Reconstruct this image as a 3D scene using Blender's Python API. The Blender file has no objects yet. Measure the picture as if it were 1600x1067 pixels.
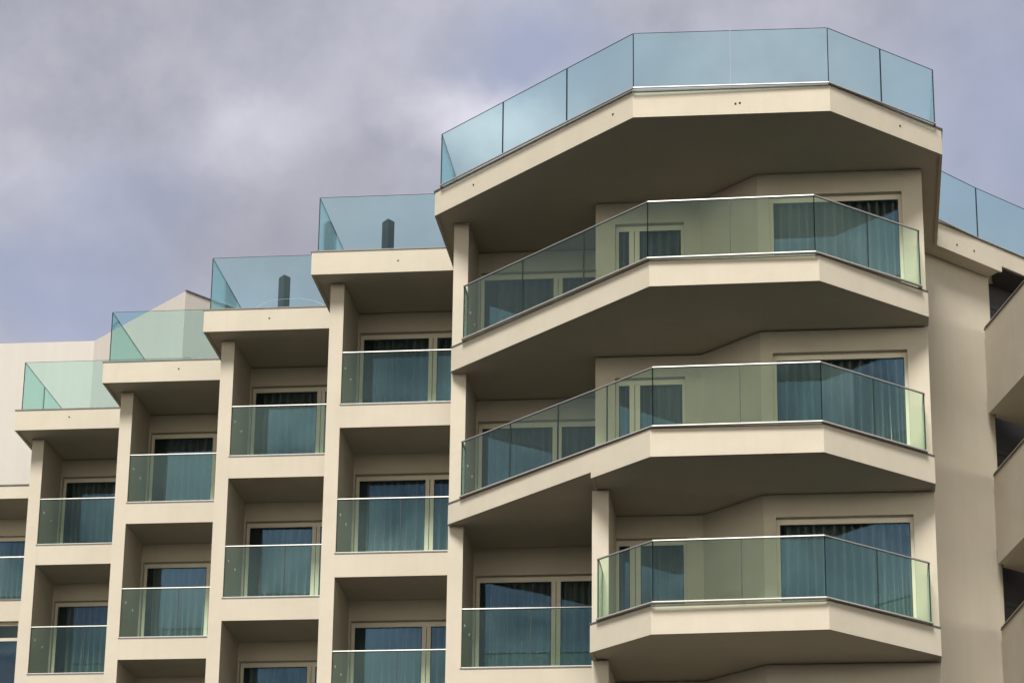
import bpy, bmesh, math, random
from mathutils import Vector, Matrix
random.seed(7)
S = bpy.context.scene
R = math.radians

# ------------------------------------------------------------------ camera
cd = bpy.data.cameras.new('camera'); cam = bpy.data.objects.new('camera', cd)
S.collection.objects.link(cam); S.camera = cam
cr, cu, cw = (0.9933948, 0.1141306, 0.0118737), (0.0286225, -0.3466698, 0.9375504), (-0.1111195, 0.9310179, 0.3476467)
cam.matrix_world = Matrix(((cr[0], cu[0], -cw[0], 0), (cr[1], cu[1], -cw[1], 0), (cr[2], cu[2], -cw[2], 1.6), (0, 0, 0, 1)))
cd.sensor_width = 36; cd.lens = 101.937; cd.clip_start = .5; cd.clip_end = 3000

# ------------------------------------------------------------------ light
SUN_EL, SUN_AZ = R(43), R(6)      # azimuth measured from the facade normal (-Y) towards -X
sun_dir = Vector((-math.sin(SUN_AZ)*math.cos(SUN_EL), -math.cos(SUN_AZ)*math.cos(SUN_EL), math.sin(SUN_EL)))
sl = bpy.data.lights.new('sun', 'SUN'); so = bpy.data.objects.new('sun', sl); S.collection.objects.link(so)
sl.energy = 1.5; sl.angle = R(20); sl.color = (1, .98, .955)
so.rotation_euler = (-sun_dir).to_track_quat('-Z', 'Y').to_euler(); so.location = (0, 0, 90)

S.view_settings.view_transform = 'Standard'; S.view_settings.look = 'None'
S.view_settings.exposure = 1.97; S.view_settings.gamma = 1

world = bpy.data.worlds.new("World"); S.world = world; world.use_nodes = True
nt = world.node_tree; nt.nodes.clear()
N = nt.nodes.new; LK = nt.links.new
def mth(op, a, b=None, c=None, clamp=False):
    n = N('ShaderNodeMath'); n.operation = op; n.use_clamp = clamp
    for i, v in enumerate((a, b, c)):
        if v is None: continue
        if isinstance(v, (int, float)): n.inputs[i].default_value = v
        else: LK(v, n.inputs[i])
    return n.outputs[0]
def mixc(f, a, b, mode='MIX'):
    n = N('ShaderNodeMix'); n.data_type = 'RGBA'; n.blend_type = mode
    for k, v in ((0, f), (6, a), (7, b)):
        if isinstance(v, (int, float)): n.inputs[k].default_value = v
        elif isinstance(v, tuple): n.inputs[k].default_value = (*v, 1)
        else: LK(v, n.inputs[k])
    return n.outputs[2]
tc = N('ShaderNodeTexCoord'); dirv = tc.outputs['Generated']
def noise(vec, scale, detail=5, rough=.55, loc=(0, 0, 0), dist=0):
    m = N('ShaderNodeMapping'); m.inputs['Location'].default_value = loc; LK(vec, m.inputs[0])
    n = N('ShaderNodeTexNoise'); n.inputs['Scale'].default_value = scale; n.inputs['Detail'].default_value = detail
    n.inputs['Roughness'].default_value = rough; n.inputs['Distortion'].default_value = dist
    LK(m.outputs[0], n.inputs['Vector']); return n
wn = noise(dirv, 14, 5, .55, (3, 1, 2))
sub = N('ShaderNodeVectorMath'); sub.operation = 'SUBTRACT'; LK(wn.outputs['Color'], sub.inputs[0]); sub.inputs[1].default_value = (.5, .5, .5)
scl = N('ShaderNodeVectorMath'); scl.operation = 'SCALE'; LK(sub.outputs[0], scl.inputs[0]); scl.inputs[3].default_value = .06
add = N('ShaderNodeVectorMath'); add.operation = 'ADD'; LK(dirv, add.inputs[0]); LK(scl.outputs[0], add.inputs[1])
warp = add.outputs[0]
def blob(c, sx, sz):        # soft patch of sky round direction c, wider than tall when sx > sz
    s = N('ShaderNodeVectorMath'); s.operation = 'SUBTRACT'; LK(warp, s.inputs[0]); s.inputs[1].default_value = c
    m = N('ShaderNodeVectorMath'); m.operation = 'MULTIPLY'; LK(s.outputs[0], m.inputs[0]); m.inputs[1].default_value = (1/sx, .6/sx, 1/sz)
    l = N('ShaderNodeVectorMath'); l.operation = 'LENGTH'; LK(m.outputs[0], l.inputs[0])
    r = N('ShaderNodeMapRange'); r.interpolation_type = 'SMOOTHSTEP'; LK(l.outputs['Value'], r.inputs[0])
    r.inputs[1].default_value = 0; r.inputs[2].default_value = 1; r.inputs[3].default_value = 1; r.inputs[4].default_value = 0
    return r.outputs[0]
def addall(lst):
    o = lst[0]
    for a in lst[1:]: o = mth('ADD', o, a)
    return o
sky = N('ShaderNodeTexSky'); sky.sky_type = 'NISHITA'; sky.sun_disc = False
sky.sun_elevation = SUN_EL; sky.sun_rotation = math.atan2(sun_dir.x, sun_dir.y); sky.air_density = 1; sky.dust_density = 2
n1 = noise(dirv, 7, 6, .52, (.3, .9, 0)); n2 = noise(dirv, 20, 7, .56, (5, 2, 1)); n3 = noise(warp, 9, 4, .5, (1.7, 4, .6))
blue = addall([mth('MULTIPLY', blob((-.105, .893, .440), .062, .030), .95), mth('MULTIPLY', blob((.07, .91, .41), .10, .07), .75),
               mth('MULTIPLY', blob((-.245, .893, .385), .055, .035), .55), mth('MULTIPLY', blob((-.27, .89, .352), .12, .03), .8), mth('MULTIPLY', n1.outputs[0], .55)])
blue = mth('SUBTRACT', blue, .22, clamp=True)
light = addall([mth('MULTIPLY', blob((-.115, .900, .416), .055, .022), .8), mth('MULTIPLY', blob((-.20, .891, .405), .045, .028), .45), mth('MULTIPLY', n2.outputs[0], 1.1), mth('MULTIPLY', n3.outputs[0], .9)])
light = mth('SUBTRACT', light, .80, clamp=True)
cloud = mixc(light, (3.0, 3.05, 3.6), (6.6, 6.4, 7.1))
cloud = mixc(mth('MULTIPLY', blob((-.185, .902, .384), .07, .035), .5), cloud, (3.0, 2.85, 3.2))
bluesky = mixc(.18, (2.85, 3.2, 4.45), sky.outputs[0])
final = mixc(mth('MINIMUM', mth('MULTIPLY', blue, .85), .8), cloud, bluesky)
sx0 = N('ShaderNodeSeparateXYZ'); LK(dirv, sx0.inputs[0])
n5 = noise(dirv, 22, 4, .5, (2, 7, 3), .2)
r5 = N('ShaderNodeMapRange'); r5.interpolation_type = 'SMOOTHSTEP'; LK(n5.outputs[0], r5.inputs[0]); r5.inputs[1].default_value = .3; r5.inputs[2].default_value = .7
opp = mixc(r5.outputs[0], (2.4, 2.7, 3.4), (8.2, 8.2, 8.6))
lt = mth('LESS_THAN', sx0.outputs['Y'], 0.0)
final = mixc(lt, final, opp)
# added fill glow low over the horizon on the side the facade looks at
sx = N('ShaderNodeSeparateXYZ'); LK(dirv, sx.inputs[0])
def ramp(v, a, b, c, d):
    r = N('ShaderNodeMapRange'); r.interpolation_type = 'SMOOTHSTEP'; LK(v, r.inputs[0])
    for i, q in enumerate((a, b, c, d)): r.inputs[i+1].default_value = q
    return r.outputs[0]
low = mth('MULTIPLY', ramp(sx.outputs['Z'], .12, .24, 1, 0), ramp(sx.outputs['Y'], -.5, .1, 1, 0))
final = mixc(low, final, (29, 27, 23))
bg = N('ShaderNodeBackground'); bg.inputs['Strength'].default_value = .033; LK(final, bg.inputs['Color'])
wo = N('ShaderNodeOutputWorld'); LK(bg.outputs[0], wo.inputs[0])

# ------------------------------------------------------------------ materials
def mat(name):
    m = bpy.data.materials.new(name); m.use_nodes = True; m.node_tree.nodes.clear(); return m, m.node_tree
def principled(name, col, rough=.6, metal=0, bump=0, var=0, scale=3, streak=0, spec=.5):
    m, t = mat(name); n = t.nodes.new; l = t.links.new
    out = n('ShaderNodeOutputMaterial'); b = n('ShaderNodeBsdfPrincipled'); l(b.outputs[0], out.inputs[0])
    b.inputs['Base Color'].default_value = (*col, 1); b.inputs['Roughness'].default_value = rough
    b.inputs['Metallic'].default_value = metal; b.inputs['Specular IOR Level'].default_value = spec
    geo = n('ShaderNodeNewGeometry')
    if var or streak:
        no = n('ShaderNodeTexNoise'); no.inputs['Scale'].default_value = scale; no.inputs['Detail'].default_value = 6
        no.inputs['Roughness'].default_value = .6; l(geo.outputs['Position'], no.inputs['Vector'])
        mp = n('ShaderNodeMapping'); mp.inputs['Scale'].default_value = (7, 7, .35); l(geo.outputs['Position'], mp.inputs[0])
        ns = n('ShaderNodeTexNoise'); ns.inputs['Scale'].default_value = 1; ns.inputs['Detail'].default_value = 4; l(mp.outputs[0], ns.inputs['Vector'])
        a = n('ShaderNodeMapRange'); l(no.outputs[0], a.inputs[0]); a.inputs[1].default_value = .3; a.inputs[2].default_value = .7
        a.inputs[3].default_value = 1-var; a.inputs[4].default_value = 1+var
        s = n('ShaderNodeMapRange'); l(ns.outputs[0], s.inputs[0]); s.inputs[1].default_value = .35; s.inputs[2].default_value = .75
        s.inputs[3].default_value = 1; s.inputs[4].default_value = 1-streak
        mu = n('ShaderNodeMath'); mu.operation = 'MULTIPLY'; l(a.outputs[0], mu.inputs[0]); l(s.outputs[0], mu.inputs[1])
        v = n('ShaderNodeVectorMath'); v.operation = 'SCALE'; v.inputs[0].default_value = col; l(mu.outputs[0], v.inputs[3])
        l(v.outputs[0], b.inputs['Base Color'])
    if bump:
        nb = n('ShaderNodeTexNoise'); nb.inputs['Scale'].default_value = 60; nb.inputs['Detail'].default_value = 4; l(geo.outputs['Position'], nb.inputs['Vector'])
        nb2 = n('ShaderNodeTexNoise'); nb2.inputs['Scale'].default_value = 1.3; nb2.inputs['Detail'].default_value = 2; l(geo.outputs['Position'], nb2.inputs['Vector'])
        ad = n('ShaderNodeMath'); ad.operation = 'MULTIPLY_ADD'; l(nb2.outputs[0], ad.inputs[0]); ad.inputs[1].default_value = 6; l(nb.outputs[0], ad.inputs[2])
        bp = n('ShaderNodeBump'); bp.inputs['Strength'].default_value = bump; bp.inputs['Distance'].default_value = .004
        l(ad.outputs[0], bp.inputs['Height']); l(bp.outputs[0], b.inputs['Normal'])
    return m
def glassmat(name, tint, refl, rcol, base=0.04, rough=0.0, wave=0):
    m, t = mat(name); n = t.nodes.new; l = t.links.new
    out = n('ShaderNodeOutputMaterial'); mx = n('ShaderNodeMixShader'); tr = n('ShaderNodeBsdfTransparent'); gl = n('ShaderNodeBsdfGlossy')
    tr.inputs[0].default_value = (*tint, 1); gl.inputs[0].default_value = (*rcol, 1); gl.inputs['Roughness'].default_value = rough
    ge = n('ShaderNodeNewGeometry'); dt = n('ShaderNodeVectorMath'); dt.operation = 'DOT_PRODUCT'; l(ge.outputs['Incoming'], dt.inputs[0]); l(ge.outputs['Normal'], dt.inputs[1])
    def mm(op, a, b=None):
        q = n('ShaderNodeMath'); q.operation = op
        for i, v in enumerate((a, b)):
            if v is None: continue
            if isinstance(v, (int, float)): q.inputs[i].default_value = v
            else: l(v, q.inputs[i])
        return q.outputs[0]
    sch = mm('POWER', mm('SUBTRACT', 1, mm('ABSOLUTE', dt.outputs['Value'])), 5)      # Schlick, the same from either side of the pane
    ma = n('ShaderNodeMath'); ma.operation = 'MULTIPLY_ADD'; ma.use_clamp = True; l(sch, ma.inputs[0]); ma.inputs[1].default_value = refl; ma.inputs[2].default_value = base
    if wave:
        nw = n('ShaderNodeTexNoise'); nw.inputs['Scale'].default_value = 1.1; nw.inputs['Detail'].default_value = 0; l(ge.outputs['Position'], nw.inputs['Vector'])
        bp = n('ShaderNodeBump'); bp.inputs['Strength'].default_value = 1; bp.inputs['Distance'].default_value = wave; l(nw.outputs[0], bp.inputs['Height']); l(bp.outputs[0], gl.inputs['Normal'])
    l(ma.outputs[0], mx.inputs[0]); l(tr.outputs[0], mx.inputs[1]); l(gl.outputs[0], mx.inputs[2]); l(mx.outputs[0], out.inputs[0])
    return m
M = {}
M['plaster'] = principled('plaster', (.40, .357, .280), .9, bump=.6, var=.045, scale=.9, streak=.03, spec=.2)
M['soffit'] = principled('soffit_render', (.50, .42, .32), .95, bump=.3, var=.05, scale=1.2, spec=.15)
M['white'] = principled('white_render', (.385, .355, .315), .9, bump=.4, var=.02, scale=.6, streak=.04, spec=.2)
M['frame'] = principled('window_frame', (.52, .475, .37), .45, var=.03)
M['metal'] = principled('brushed_steel', (.46, .44, .40), .42, metal=1)
M['trim'] = principled('edge_trim', (.10, .095, .085), .5, metal=.3, var=.15, scale=8)
M['channel'] = principled('aluminium_channel', (.42, .40, .36), .4, metal=.6)
M['edge'] = principled('glass_edge', (.004, .012, .012), .25)
M['gasket'] = principled('gasket', (.01, .012, .012), .6)
M['curtain'] = principled('curtain_cloth', (.31, .30, .27), .9, var=.06, scale=5, spec=.1)
M['floor'] = principled('floor_tile', (.06, .05, .038), .7, var=.1, scale=4)
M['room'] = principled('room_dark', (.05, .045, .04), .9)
M['post'] = principled('post_paint', (.018, .022, .022), .45, var=.1)
M['recess_shade'] = principled('recess_shade_paint', (.02, .017, .016), .6)  # near-black colour stands in for the shade inside the wing recess
M['hole'] = principled('drain_dark', (.01, .01, .01), .8)
M['fitting'] = principled('fitting_plastic', (.5, .5, .46), .4)
M['ground'] = principled('asphalt', (.014, .0135, .012), .9, var=.2, scale=.5)
M['glass'] = glassmat('balustrade_glass', (.905, .985, .90), .9, (.80, 1.0, .95), .04)
M['roofglass'] = glassmat('parapet_glass', (.84, .96, .945), .9, (.80, .98, 1.0), .024)
M['pane'] = glassmat('window_glass', (.74, .78, .78), .9, (.38, .66, .85), .095, wave=.004)

# ------------------------------------------------------------------ helpers
def box(bm, x0, x1, y0, y1, z0, z1, mi=0):
    v = [bm.verts.new((x, y, z)) for z in (z0, z1) for y in (y0, y1) for x in (x0, x1)]
    for f in ((0, 2, 3, 1), (4, 5, 7, 6), (0, 1, 5, 4), (1, 3, 7, 5), (3, 2, 6, 7), (2, 0, 4, 6)):
        bm.faces.new([v[i] for i in f]).material_index = mi
def prism(bm, pts, z0, z1, mi=0):
    a = sum(pts[i][0]*pts[(i+1) % len(pts)][1]-pts[(i+1) % len(pts)][0]*pts[i][1] for i in range(len(pts)))
    if a < 0: pts = pts[::-1]
    lo = [bm.verts.new((x, y, z0)) for x, y in pts]; hi = [bm.verts.new((x, y, z1)) for x, y in pts]
    bm.faces.new(lo[::-1]).material_index = mi; bm.faces.new(hi).material_index = mi
    n = len(pts)
    for i in range(n): bm.faces.new((lo[i], lo[(i+1) % n], hi[(i+1) % n], hi[i])).material_index = mi
def seg(bm, a, b, z0, z1, t, mi=0, off=0, ext=0):    # upright slab along a-b, thickness t centred (+off to the left of a->b)
    a, b = Vector(a), Vector(b); d = (b-a).normalized(); n = Vector((-d.y, d.x)); a = a-d*ext; b = b+d*ext
    p = [a+n*(off-t/2), b+n*(off-t/2), b+n*(off+t/2), a+n*(off+t/2)]
    prism(bm, [tuple(q) for q in p], z0, z1, mi)
def inset(path, d):      # offset an open polyline to its left
    out = []; V = [Vector(q) for q in path]
    for i, q in enumerate(V):
        ns = []
        if i > 0: e = (V[i]-V[i-1]).normalized(); ns.append(Vector((-e.y, e.x)))
        if i < len(V)-1: e = (V[i+1]-V[i]).normalized(); ns.append(Vector((-e.y, e.x)))
        if len(ns) == 1: o = ns[0]*d
        else: m = (ns[0]+ns[1]).normalized(); o = m*(d/m.dot(ns[0]))
        out.append(tuple(q+o))
    return out
def band(bm, path, w, z0, z1, mi=0, out=0):      # mitred strip following an open path, from -out to w on its left side
    A = inset(path, -out); B = inset(path, w)
    for i in range(len(path)-1): prism(bm, [A[i], A[i+1], B[i+1], B[i]], z0, z1, mi)
def obj(name, bm, m, parent=None, label=None, bevel=0):
    bmesh.ops.remove_doubles(bm, verts=bm.verts, dist=1e-5) if False else None
    bmesh.ops.recalc_face_normals(bm, faces=bm.faces)
    if name in ('balcony_slab', 'roof_slab') and m == 'plaster':
        zt_ = max(v.co.z for v in bm.verts); m = ['plaster', 'floor']; bm.normal_update()
        for f in bm.faces:
            if f.normal.z > .9 and f.calc_center_median().z > zt_-.01: f.material_index = 1
    me = bpy.data.meshes.new(name); bm.to_mesh(me); bm.free()
    for x in (m if isinstance(m, (list, tuple)) else [m]): me.materials.append(M[x])
    o = bpy.data.objects.new(name, me); S.collection.objects.link(o)
    if parent is not None: attach(o, parent)
    if label: o['label'] = label
    if bevel:
        b = o.modifiers.new('bevel', 'BEVEL'); b.width = bevel; b.segments = 2; b.limit_method = 'ANGLE'
    return o
WORLD = {}
def attach(o, parent):
    o.parent = parent; loc = Vector((0, 0, 0)); q = parent
    while q is not None: loc += q.location; q = q.parent
    if parent.type == 'EMPTY': o.matrix_parent_inverse = Matrix.Translation(-loc)
def thing(name, label, cat, loc, group=None):
    o = bpy.data.objects.new(name, None); o.empty_display_size = .5; S.collection.objects.link(o)
    o.location = loc; o['label'] = label; o['category'] = cat
    if group: o['group'] = group
    return o
B = bmesh.new

def glass_line(parent, path, joints, z0, z1, gap=.014, t=.022, gm='glass'):
    """glass panes along a polyline; joints[i] = fractions along segment i"""
    for i in range(len(path)-1):
        a, b = Vector(path[i]), Vector(path[i+1]); L = (b-a).length; d = (b-a)/L; n = Vector((-d.y, d.x))
        fr = [0]+list(joints[i] if i < len(joints) else [])+[1]
        for k in range(len(fr)-1):
            s0, s1 = fr[k]*L+gap/2, fr[k+1]*L-gap/2
            bm = B(); p, q = a+d*s0, a+d*s1; h = n*(t/2)
            prism(bm, [tuple(p-h), tuple(q-h), tuple(q+h), tuple(p+h)], z0, z1)
            for f in bm.faces:
                if abs(f.normal.z) > .5 or True:
                    f.normal_update()
                    if abs(f.normal.dot(Vector((n.x, n.y, 0)))) < .9: f.material_index = 1
            obj('glass_panel', bm, [gm, 'edge'], parent)
            if k and gm == 'glass':          # dark sealant between neighbouring panes
                bm = B(); p, q = a+d*(s0-gap+.001), a+d*(s0-.001); h = n*(t*.45)
                prism(bm, [tuple(p-h), tuple(q-h), tuple(q+h), tuple(p+h)], z0, z1); obj('sealant_joint', bm, 'gasket', parent)

LV = {4: 23.02, 3: 20.02, 2: 17.02, 1: 14.02, 0: 11.02}

def window(parent, x0, x1, yf, z0, z1, bars, right_gap=0, left_dark=.16, seed=0, fw=.065, curtain=True, transom=None):
    """window in a wall whose face is y=yf; frame set back; bars = list of (xa, xb) mullions"""
    rnd = random.Random(seed)
    ya, yb = yf+.13, yf+.20
    bm = B()
    box(bm, x0, x0+fw, ya, yb, z0, z1); box(bm, x1-fw, x1, ya, yb, z0, z1)
    box(bm, x0+fw, x1-fw, ya, yb, z1-.10, z1); box(bm, x0+fw, x1-fw, ya, yb, z0, z0+.06)
    ed = [x0+fw]
    for a, b in bars:
        mid = (a+b)/2
        box(bm, a, mid-.006, ya, yb, z0+.06, z1-.10); box(bm, mid+.006, b, ya+.006, yb, z0+.06, z1-.10)
        ed += [a, b]
    ed.append(x1-fw)
    w = obj('window', bm, 'frame', parent)
    for k in range(0, len(ed), 2):
        a, b = ed[k], ed[k+1]
        bm = B(); box(bm, a, b, ya+.025, ya+.035, z0+.06, z1-.10); obj('pane', bm, 'pane', w)
        bm = B()
        for (c, d, e, f) in ((a, a+.014, z0+.06, z1-.1), (b-.014, b, z0+.06, z1-.1), (a+.014, b-.014, z1-.114, z1-.1), (a+.014, b-.014, z0+.06, z0+.074)):
            box(bm, c, d, ya+.012, ya+.024, e, f)
        obj('gasket', bm, 'gasket', w)
    if curtain:
        bm = B(); xa, xb = x0+fw-.02+left_dark, x1-.02; n = int((xb-xa)/.012); prev = None; ph = rnd.random()*6
        x = xa; pts = []; amp = .035; lam = .13
        while x < xb:
            lam = lam*.9+.1*rnd.uniform(.06, .26); amp = amp*.8+.2*rnd.uniform(.04, .15)
            ph += 2*math.pi*.012/lam; pts.append((x, math.sin(ph)*amp+.010*math.sin(ph*2.7+1))); x += .012
        rows = [(z0+.02, 1.4), (z0+1.0, 1.25), (z1-.12, 1.0), (z1+.04, .8)]
        gr = [[bm.verts.new((px+.02*math.sin(px*9+r), yb+.12+py*s, z)) for px, py in pts] for r, (z, s) in enumerate(rows)]
        for r in range(3):
            for i in range(len(pts)-1): bm.faces.new((gr[r][i], gr[r][i+1], gr[r+1][i+1], gr[r+1][i])).smooth = True
        obj('curtain', bm, 'curtain', w)
    # dark room behind: side, top and back faces close the opening
    return w

def wall_with_hole(bm, x0, x1, y0, y1, z0, z1, hx0, hx1, hz1):
    if hx0 > x0: box(bm, x0, hx0, y0, y1, z0, z1)
    if hx1 < x1: box(bm, hx1, x1, y0, y1, z0, z1)
    box(bm, max(hx0, x0), min(hx1, x1), y0, y1, hz1, z1)

def disc(bm, c, n, r, h, seg_=12):      # short cylinder, axis n (unit), base centre c
    c, n = Vector(c), Vector(n).normalized(); u = n.orthogonal().normalized(); v = n.cross(u)
    a = [bm.verts.new(c+(u*math.cos(k*2*math.pi/seg_)+v*math.sin(k*2*math.pi/seg_))*r) for k in range(seg_)]
    b = [bm.verts.new(c+n*h+(u*math.cos(k*2*math.pi/seg_)+v*math.sin(k*2*math.pi/seg_))*r*.85) for k in range(seg_)]
    bm.faces.new(b); bm.faces.new(a[::-1])
    for k in range(seg_): bm.faces.new((a[k], a[(k+1) % seg_], b[(k+1) % seg_], b[k]))

# ------------------------------------------------------------------ ground
bm = B(); box(bm, -1500, 1500, -1500, 1500, -.5, 0)
g = obj('ground', bm, 'ground'); g['kind'] = 'structure'; g['label'] = 'dark asphalt ground far below the frame'

# ------------------------------------------------------------------ the apartment building
H = thing('apartment_building', 'beige apartment building with stepped glass fronted balconies and an angular projecting corner', 'building', (-6, 52, 0))

bays = [  # x of the fin's left face, front plane Y, x of the next fin's left face
    dict(n='0', x=-7.05, Y=49.72, xr=-4.24, back=51.22),
    dict(n='A', x=-9.895, Y=52.57, xr=-7.05, back=54.27),
    dict(n='B', x=-12.725, Y=55.59, xr=-9.895, back=57.3),
    dict(n='C', x=-15.605, Y=58.6, xr=-12.725, back=60.18),
    dict(n='D', x=-18.43, Y=61.62, xr=-15.605, back=63.22)]
FW = .275
# party walls (fins) running back between the bays
for i, b in enumerate(bays):
    bm = B(); y1 = (bays[i+1]['back']+.3) if i+1 < len(bays) else 68.2
    box(bm, b['x'], b['x']+FW, b['Y'], y1, 0, LV[4]-.465)
    obj('party_wall', bm, 'plaster', H)
# plain lower storeys under the lowest balconies
bm = B()
for b in bays:
    box(bm, b['x']+FW, b['xr'], b['Y']+.012, b['back']+.3, 0, LV[1]-3.5)
obj('lower_wall', bm, 'plaster', H)

for b in bays:
    xi = b['x']+FW; xr = b['xr']; Y = b['Y']; yb = b['back']
    levels = (3, 2, 1) if b['n'] != '0' else (3, 2, 1)
    for k in levels:
        z = LV[k]; ztop = LV[k+1]-(.362 if b['n'] == '0' and k == 1 else .47)
        if b['n'] != '0' or k == 1:
            bm = B(); box(bm, xi, xr, Y+.003, yb+.25, z-.47, z); slab = obj('balcony_slab', bm, 'plaster', H)
            bm = B(); box(bm, xi-.02, xr-.004, Y-.010, Y+.012, z-.014, z+.010); obj('edge_trim', bm, 'trim', slab)
            bm = B(); box(bm, xi+.003, xr-.003, Y+.016, Y+.075, z+.003, z+.028); obj('glazing_channel', bm, 'channel', slab)
            # balustrade: handrail mesh with its glass panels
            bm = B(); box(bm, xi-.012, xr-.004, Y+.024, Y+.060, z+1.078, z+1.102); rail = obj('balustrade', bm, 'metal', H, bevel=.006)
            j = 1.235
            jf = [] if (k == 3) else [j/(xr-xi)]
            glass_line(rail, [(xi+.006, Y+.042), (xr-.006, Y+.042)], [jf], z+.029, z+1.074)
        # back wall with the window opening
        hx0 = xi+.04; hx1 = xr-.25 if b['n'] != '0' else xr-.16
        bm = B(); wall_with_hole(bm, xi, xr, yb, yb+.24, z+.003, ztop-.003, hx0, hx1, z+2.12); obj('back_wall', bm, 'plaster', H)
        window(H, hx0, hx1, yb, z+.005, z+2.12, [(xi+1.435, xi+1.605)], seed=int(abs(b['x'])*10)+k*7, left_dark=(.20, .14, .25, .17)[(k+int(-b['x'])) % 4])
        # dark room box behind
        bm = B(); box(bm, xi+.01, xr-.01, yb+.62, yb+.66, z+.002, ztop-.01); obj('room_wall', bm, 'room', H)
        for dy in (.37, 1.0):
            bm = B(); disc(bm, (xi+.0005, Y+dy, z+.87), (1, 0, 0), .032, .02); obj('wall_fitting', bm, 'fitting', H)

# roof slabs and glass parapets of the four stepped bays
roof = [('A', -10.19, 52.0, -7.364), ('B', -12.99, 54.97, -10.192), ('C', -15.86, 57.9, -12.992), ('D', -18.66, 60.91, -15.862)]
nextback = {'A': 58.0, 'B': 61.2, 'C': 64, 'D': 66.0}
holes = {'A': (-8.47, 22.77), 'B': (-11.61, 22.79), 'C': (-14.18, 22.81), 'D': (-17.4, 22.82)}
for n, x0, y0, x1 in roof:
    z = LV[4]; yb = nextback[n]
    bm = B(); box(bm, x0, x1, y0, yb, z-.455, z)
    band(bm, [(x0, yb-1), (x0, y0), (x1, y0)], .055, z-.487, z-.4555)
    slab = obj('roof_slab', bm, 'plaster', H)
    bm = B(); band(bm, [(x0, yb-1), (x0, y0), (x1-.01, y0)], .03, z-.016, z+.010, out=.018); obj('edge_trim', bm, 'trim', slab)
    bm = B(); hx, hz = holes[n]; disc(bm, (hx, y0+.001, hz), (0, -1, 0), .021, .004); obj('drain_hole', bm, 'hole', slab)
    gx, gy = x0+.10, y0+.13; gxr = x1+1.2 if n != 'A' else x1+1.5
    bm = B(); band(bm, [(gx, gy+3.6), (gx, gy), (gxr, gy)], .022, z+.001, z+.015, out=.022)
    par = obj('glass_parapet', bm, 'channel', H)
    glass_line(par, [(gx, gy+3.6), (gx, gy), (gxr, gy)], [[.53] if n == 'D' else []], z+.016, z+1.20, gm='roofglass')

# central block -----------------------------------------------------------
# roof slab over the angular bay and the right wing
z = LV[4]
P = [(-7.36, 49.26), (-3.36, 45.24), (.01, 45.27), (1.95, 47.28)]
q0 = (1.95, 51.49); q1 = (3.231, 52.982); q2 = (6.6, 56.9)
bm = B()
prism(bm, P+[q0, q1, (2.9, 53.45), (2.2, 54.4), (2.2, 58.2), (-7.36, 58.2)], z-.455, z)
prism(bm, [q1, q2, (5.9, 58.2), (2.203, 58.2), (2.203, 54.401), (2.903, 53.452)], z-.37, z-.0005)
band(bm, [(-7.36, 54), *P, (1.95, 51.49), q1], .055, z-.492, z-.4555)
slab = obj('roof_slab', bm, 'plaster', H)
bm = B(); band(bm, [(-7.36, 51.9), *P, q0, q2], .03, z-.016, z+.010, out=.022); obj('edge_trim', bm, 'trim', slab)
for c, nn in (((-3.73, 45.612, 22.772), (-1, -1, 0)), ((-6.525, 48.421, 22.763), (-1, -1, 0)), ((-1.60, 45.255, 22.72), (0, -1, 0)), ((-1.525, 45.256, 22.732), (0, -1, 0)),
              ((1.207, 46.51, 22.763), (1, -1, 0)), ((2.341, 51.945, 22.705), (1.2, -1, 0)), ((2.679, 52.34, 22.726), (1.2, -1, 0))):
    bm = B(); disc(bm, c, nn, .02, .012); obj('drain_hole', bm, 'hole', slab)
G = [(-7.216, 49.0), (-3.335, 45.12), (-.01, 45.2), (1.83, 47.04)]
path = [(-7.216, 52.4), *G, (1.83, 51.0)]
bm = B(); band(bm, path, .022, z+.001, z+.015, out=.022); par = obj('glass_parapet', bm, 'channel', H)
glass_line(par, path, [[.5], [.337, .67], [.5], [.493], [.5]], z+.016, z+1.045, gm='roofglass')
wp = [(1.97, 51.30), (2.80, 52.37), (3.95, 53.70), (5.2, 55.15), (6.4, 56.5)]
wp = [(x-.03, y+.06) for x, y in wp]
bm = B(); band(bm, wp, .022, z+.001, z+.015, out=.022); par = obj('glass_parapet', bm, 'channel', H)
glass_line(par, wp, [], z+.016, z+1.06, gm='roofglass')

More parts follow.
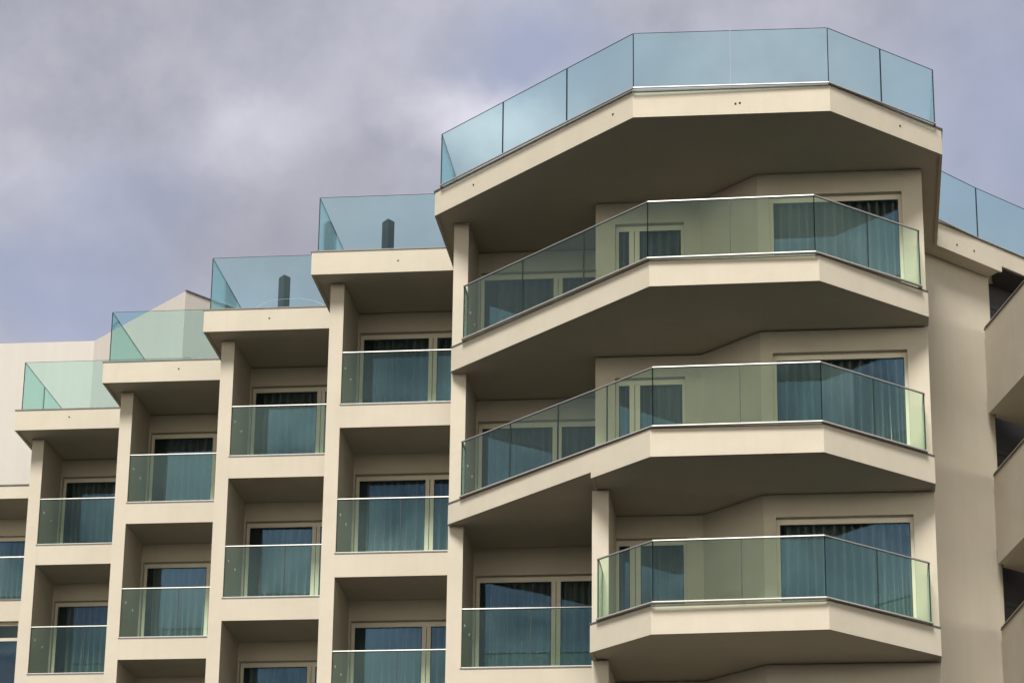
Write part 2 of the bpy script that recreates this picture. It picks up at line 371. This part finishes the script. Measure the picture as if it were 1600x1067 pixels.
# angular balcony slabs
fp = [(-7.035, 49.55), (-3.115, 45.60), (-.25, 45.58), (1.605, 47.45)]
railp = {3: [(-6.765, 49.17), (-3.13, 45.53), (-.315, 45.48), (1.475, 47.2)]}
railp[2] = [(-6.755, 49.2), (-3.06, 45.54), (-.275, 45.5), (1.455, 47.22)]
railp[1] = [(-4.065, 46.59), (-3.075, 45.57), (-.285, 45.47), (1.43, 47.2)]
joints = {3: [[.335, .668], [.496], [.502]], 2: [[.268, .523, .774], [.52], [.504]], 1: [[], [.517], [.495]]}
for k in (3, 2, 1):
    z = LV[k]; bm = B()
    if k == 3:
        pts = fp+[(1.605, 47.93), (1.40, 48.1), (1.40, 51.5), (-7.035, 51.5)]
        prism(bm, pts, z-.455, z); band(bm, [(-7.035, 49.7), *fp, (1.605, 47.92)], .06, z-.47, z-.4555)
        ends = [(-7.035, 49.7), *fp, (1.605, 47.92)]
    elif k == 2:
        m = (-4.2, 46.693)
        prism(bm, [fp[0], m, (-4.2, 51.5), (-7.035, 51.5)], z-.36, z)
        prism(bm, [m, fp[1], fp[2], fp[3], (1.605, 47.93), (1.40, 48.1), (1.40, 51.5), (-4.2, 51.5)], z-.465, z)
        band(bm, [(-7.035, 49.7), fp[0], m], .055, z-.388, z-.3605)
        band(bm, [(-4.2, 47.38), (-4.2, 46.695), *fp[1:], (1.605, 47.92)], .055, z-.495, z-.4655)
        ends = [(-7.035, 49.7), *fp, (1.605, 47.92)]
    else:
        s = (-4.22, 46.83); f1 = [s, (-3.12, 45.71), (-.24, 45.585), (1.59, 47.46)]
        prism(bm, f1+[(1.59, 47.93), (1.40, 48.1), (1.40, 51.5), (-4.22, 51.5)], z-.455, z)
        band(bm, [(-4.22, 47.39), *f1, (1.59, 47.92)], .055, z-.487, z-.4555)
        ends = [(-4.22, 47.39), *f1, (1.59, 47.92)]
    slab = obj('balcony_slab', bm, 'plaster', H)
    bm = B(); band(bm, ends[1:-1] if k != 1 else ends[:-1], .02, z-.014, z+.010, out=.014); obj('edge_trim', bm, 'trim', slab)
    rp = railp[k]
    full = [(rp[0][0], 49.71 if k > 1 else 47.39)]+rp+[(rp[3][0], 47.92)]
    bm = B(); band(bm, full, .035, z+.003, z+.022, out=.035); obj('glazing_channel', bm, 'channel', slab)
    bm = B(); band(bm, full, .018, z+1.037, z+1.061, out=.018); rail = obj('balustrade', bm, 'metal', H, bevel=.005)
    glass_line(rail, full, [[]]+joints[k]+[[]], z+.023, z+1.034)

# walls of the central block (each storey)
def centre_wall(k, top):
    z = LV[k]+.003
    bm = B()
    box(bm, -4.33, -4.10, 49.26, 51.5, z, top)                                     # return beside the recessed bay
    wall_with_hole(bm, -4.33, -2.42, 49.02, 49.26, z, top, -3.975, -2.715, LV[k]+2.12)
    prism(bm, [(-2.42, 49.02), (-1.33, 47.93), (-1.16, 48.10), (-2.32, 49.26), (-2.42, 49.26)], z, top)
    wall_with_hole(bm, -1.33, 1.59, 47.93, 48.17, z, top, -1.115, 1.225, LV[k]+2.12)
    obj('back_wall', bm, 'plaster', H)
    window(H, -3.975, -2.715, 49.02, z+.003, LV[k]+2.12, [(-3.725, -3.535)], seed=k+40, left_dark=.02, fw=.06)
    window(H, -1.115, 1.225, 47.93, z+.003, LV[k]+2.12, [], seed=k+70, left_dark=.10, fw=.06)
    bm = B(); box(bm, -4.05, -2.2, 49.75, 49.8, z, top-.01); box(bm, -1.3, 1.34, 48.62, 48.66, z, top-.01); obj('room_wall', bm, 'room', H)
for k in (3, 2, 1): centre_wall(k, LV[k+1]-.47 if k == 3 else LV[k+1]-.48)
bm = B(); z1 = LV[1]-.472
prism(bm, [(-4.33, 51.6), (-4.33, 49.02), (-2.42, 49.02), (-1.33, 47.93), (1.59, 47.93), (1.59, 52.0)], 0, z1)
obj('lower_wall', bm, 'plaster', H)
bm = B(); box(bm, -4.24, -3.955, 47.4, 49.012, 0, LV[1]-.48); box(bm, -4.24, -3.955, 47.4, 49.012, LV[1]+.001, LV[2]-.49)
obj('party_wall', bm, 'plaster', H)

bm = B(); box(bm, 1.35, 1.588, 48.172, 52.0, LV[1]-.47, LV[4]-.474); obj('side_wall', bm, 'plaster', H)

# right wing: angled wall, recess with its shade in the colour, solid parapets
bm = B(); prism(bm, [(1.595, 51.78), (2.98, 53.33), (2.86, 53.46), (1.595, 52.05)], 0, LV[4]-.472)
obj('angled_wall', bm, 'plaster', H)
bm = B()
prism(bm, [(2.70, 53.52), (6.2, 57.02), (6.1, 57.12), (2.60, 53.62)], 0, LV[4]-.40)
obj('recess_wall', bm, 'recess_shade', H)  # wall coloured as deep shade
bm = B(); prism(bm, [(3.25, 53.07), (3.05, 53.36), (3.1, 53.90), (6.1, 56.9), (6.55, 56.92)], LV[4]-.40, LV[4]-.372); obj('recess_shade_plate', bm, 'recess_shade', H)  # added dark plate, paints the shade under the recess roof
par_def = [((2.845, 53.01), (.600, -2.29), 19.65, 21.35, 20.05), ((2.89, 53.02), (.43, -1.90), 16.68, 18.40, 17.08), ((2.89, 53.0), (.33, -1.84), 13.70, 15.40, 14.1)]
for s, d, zb, zt, zf in par_def:
    D = Vector(d).normalized(); s = Vector(s); e = s+D*3.4; nr = Vector((-D.y, D.x))
    bm = B(); seg(bm, s, e, zb, zt, .16, off=.08)
    far = Vector((8.0, e.y+3.0)); 
    prism(bm, [tuple(s+nr*.165), tuple(e+nr*.165), (8.0, e.y), (8.0, 58.0), (3.35, 53.72+.0), (2.99, 53.36)], zb+.03, zb+.35)
    pr_ = obj('balcony_parapet', bm, 'plaster', H)
    bm = B(); seg(bm, s, e, zt, zt+.02, .18, off=.08, ext=.03); obj('coping', bm, 'trim', pr_)
    bm = B(); seg(bm, s+nr*.17+D*.05, e+nr*.17, zt+.02, zt+.035, .05, off=-.17); obj('coping_highlight', bm, 'channel', pr_)

# windows set in the recess, panes coloured near-black for its shade
for k in (4, 3, 2):
    a, b_ = Vector((2.93, 53.70)), Vector((5.2, 55.97)); zz = {4: 20.1, 3: 17.1, 2: 14.1}[k]
    bm = B(); seg(bm, a, b_, zz+2.0, zz+2.08, .05, off=.03); seg(bm, a, b_, zz, zz+.07, .05, off=.03)
    for f in (0, .33, .66, 1): q = a.lerp(b_, f); dd = (b_-a).normalized(); seg(bm, q-dd*.03, q+dd*.03, zz+.07, zz+2.0, .05, off=.03)
    w = obj('window', bm, 'post', H)
    bm = B(); seg(bm, a, b_, zz+.07, zz+2.0, .01, off=.03); obj('pane', bm, 'recess_shade', w)

# far left part (behind the last fin)
z4, z3, z2 = LV[4], LV[3], LV[2]
bm = B(); box(bm, -25, -18.434, 66.2, 68.2, z4-.43, z4-.09); obj('roof_slab', bm, 'plaster', H)
bm = B(); box(bm, -25, -18.436, 66.17, 66.2, z4-.10, z4-.075); obj('edge_trim', bm, 'trim', H)
bm = B(); box(bm, -25, -18.434, 66.2, 68.2, z3-.53, z3); sl_ = obj('balcony_slab', bm, 'plaster', H)
bm = B(); box(bm, -25, -18.436, 66.18, 66.2, z3-.015, z3+.012); obj('edge_trim', bm, 'trim', sl_)
bm = B(); box(bm, -25, -19.62, 66.22, 66.26, z3+1.07, z3+1.10); rail = obj('balustrade', bm, 'metal', H)
glass_line(rail, [(-25, 66.24), (-19.62, 66.24)], [[.5]], z3+.013, z3+1.069)
bm = B(); wall_with_hole(bm, -25, -18.434, 67.9, 68.1, z3+.002, z4-.432, -24, -20.27, z3+2.13); obj('back_wall', bm, 'plaster', H)
window(H, -24, -20.27, 67.9, z3+.003, z3+2.13, [(-22.2, -22.05)], seed=5)
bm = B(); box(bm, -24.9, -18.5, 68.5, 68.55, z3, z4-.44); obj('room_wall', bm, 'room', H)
bm = B(); box(bm, -25, -19.82, 66.3, 66.36, 19.40, 19.488); box(bm, -25, -19.82, 66.3, 66.36, 19.02, 19.10); box(bm, -19.82, -18.434, 66.2, 66.4, 0, 19.488)
box(bm, -25, -19.82, 66.2, 66.5, 0, 16.9)
w = obj('window', bm, 'plaster', H)
bm = B(); box(bm, -25, -19.82, 66.33, 66.34, 19.10, 19.40); obj('pane', bm, 'glass', w)
bm = B(); box(bm, -25, -19.82, 66.33, 66.34, 16.9, 19.02); obj('pane', bm, 'pane', w)
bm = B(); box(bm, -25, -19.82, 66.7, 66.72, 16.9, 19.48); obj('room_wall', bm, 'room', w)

# ------------------------------------------------------------------ white block behind
W = thing('rear_block', 'plain white windowless block rising behind the lowest roof terrace at the left', 'building', (-18, 68, 0))
bm = B(); zt = 26.656
prism(bm, [(-40, 66.2), (-18.40, 66.2), (-15.37, 63.04), (-12.2, 67.6), (-12.2, 72), (-40, 72)], z4-.07, zt)
obj('wall', bm, 'white', W)
bm = B(); seg(bm, (-15.37, 63.04), (-12.2, 67.6), zt, zt+.03, .06, off=0); obj('coping', bm, 'trim', W)
bm = B(); box(bm, -40, -12.5, 68.6, 72, 0, z4-.08); obj('lower_wall', bm, 'white', W)

# ------------------------------------------------------------------ posts on the terraces
def post(x, y, label):
    t = thing('terrace_post', label, 'post', (x, y, LV[4]), 'dark posts on the roof terraces')
    a = .135
    bm = B(); n = [(x-a*1.05, y+a*.55), (x+.02, y-a), (x+a*.98, y+a*.45), (x-.02, y+a*1.6)]
    prism(bm, n, LV[4]+.02, 25.54); obj('shaft', bm, 'post', t, bevel=.006)
    bm = B(); prism(bm, [(x-.22, y-.2), (x+.22, y-.2), (x+.22, y+.3), (x-.22, y+.3)], LV[4], LV[4]+.02); obj('base_plate', bm, 'post', t)
    bm = B(); c = [(x+(px-x)*.9, y+(py-y)*.9) for px, py in n]; prism(bm, c, 25.54, 25.55); obj('cap', bm, 'post', t)
post(-9.45, 56.45+.1, 'dark square post on the higher roof terrace beside the angular corner')
post(-12.275, 59.45+.1, 'dark square post on the lower roof terrace with a pale wire crossing its foot')

# pale wire crossing the second terrace
def tube(bm, pts, r, k=8):
    rings = []
    for i, p in enumerate(pts):
        p = Vector(p); a = Vector(pts[max(i-1, 0)]); b = Vector(pts[min(i+1, len(pts)-1)]); d = (b-a).normalized(); u = Vector((0, 0, 1)).cross(d).normalized(); v = d.cross(u)
        rings.append([bm.verts.new(p+(u*math.cos(j*2*math.pi/k)+v*math.sin(j*2*math.pi/k))*r) for j in range(k)])
    for i in range(len(rings)-1):
        for j in range(k): bm.faces.new((rings[i][j], rings[i][(j+1) % k], rings[i+1][(j+1) % k], rings[i+1][j])).smooth = True
    bm.faces.new(rings[0][::-1]); bm.faces.new(rings[-1])
bm = B(); pts = [(-12.75, 58.5, 23.04), (-12.7, 58.5, 24.4), (-12.4, 58.5, 24.56), (-12.1, 58.5, 24.59), (-11.7, 58.5, 24.60), (-11.38, 58.5, 24.53), (-11.2, 58.5, 24.45), (-10.9, 58.5, 24.2), (-10.8, 58.5, 23.04)]
tube(bm, pts, .0028)
o = obj('wire', bm, 'fitting'); o['label'] = 'thin pale wire arching over the lower terrace in front of its dark post'; o['category'] = 'wire'
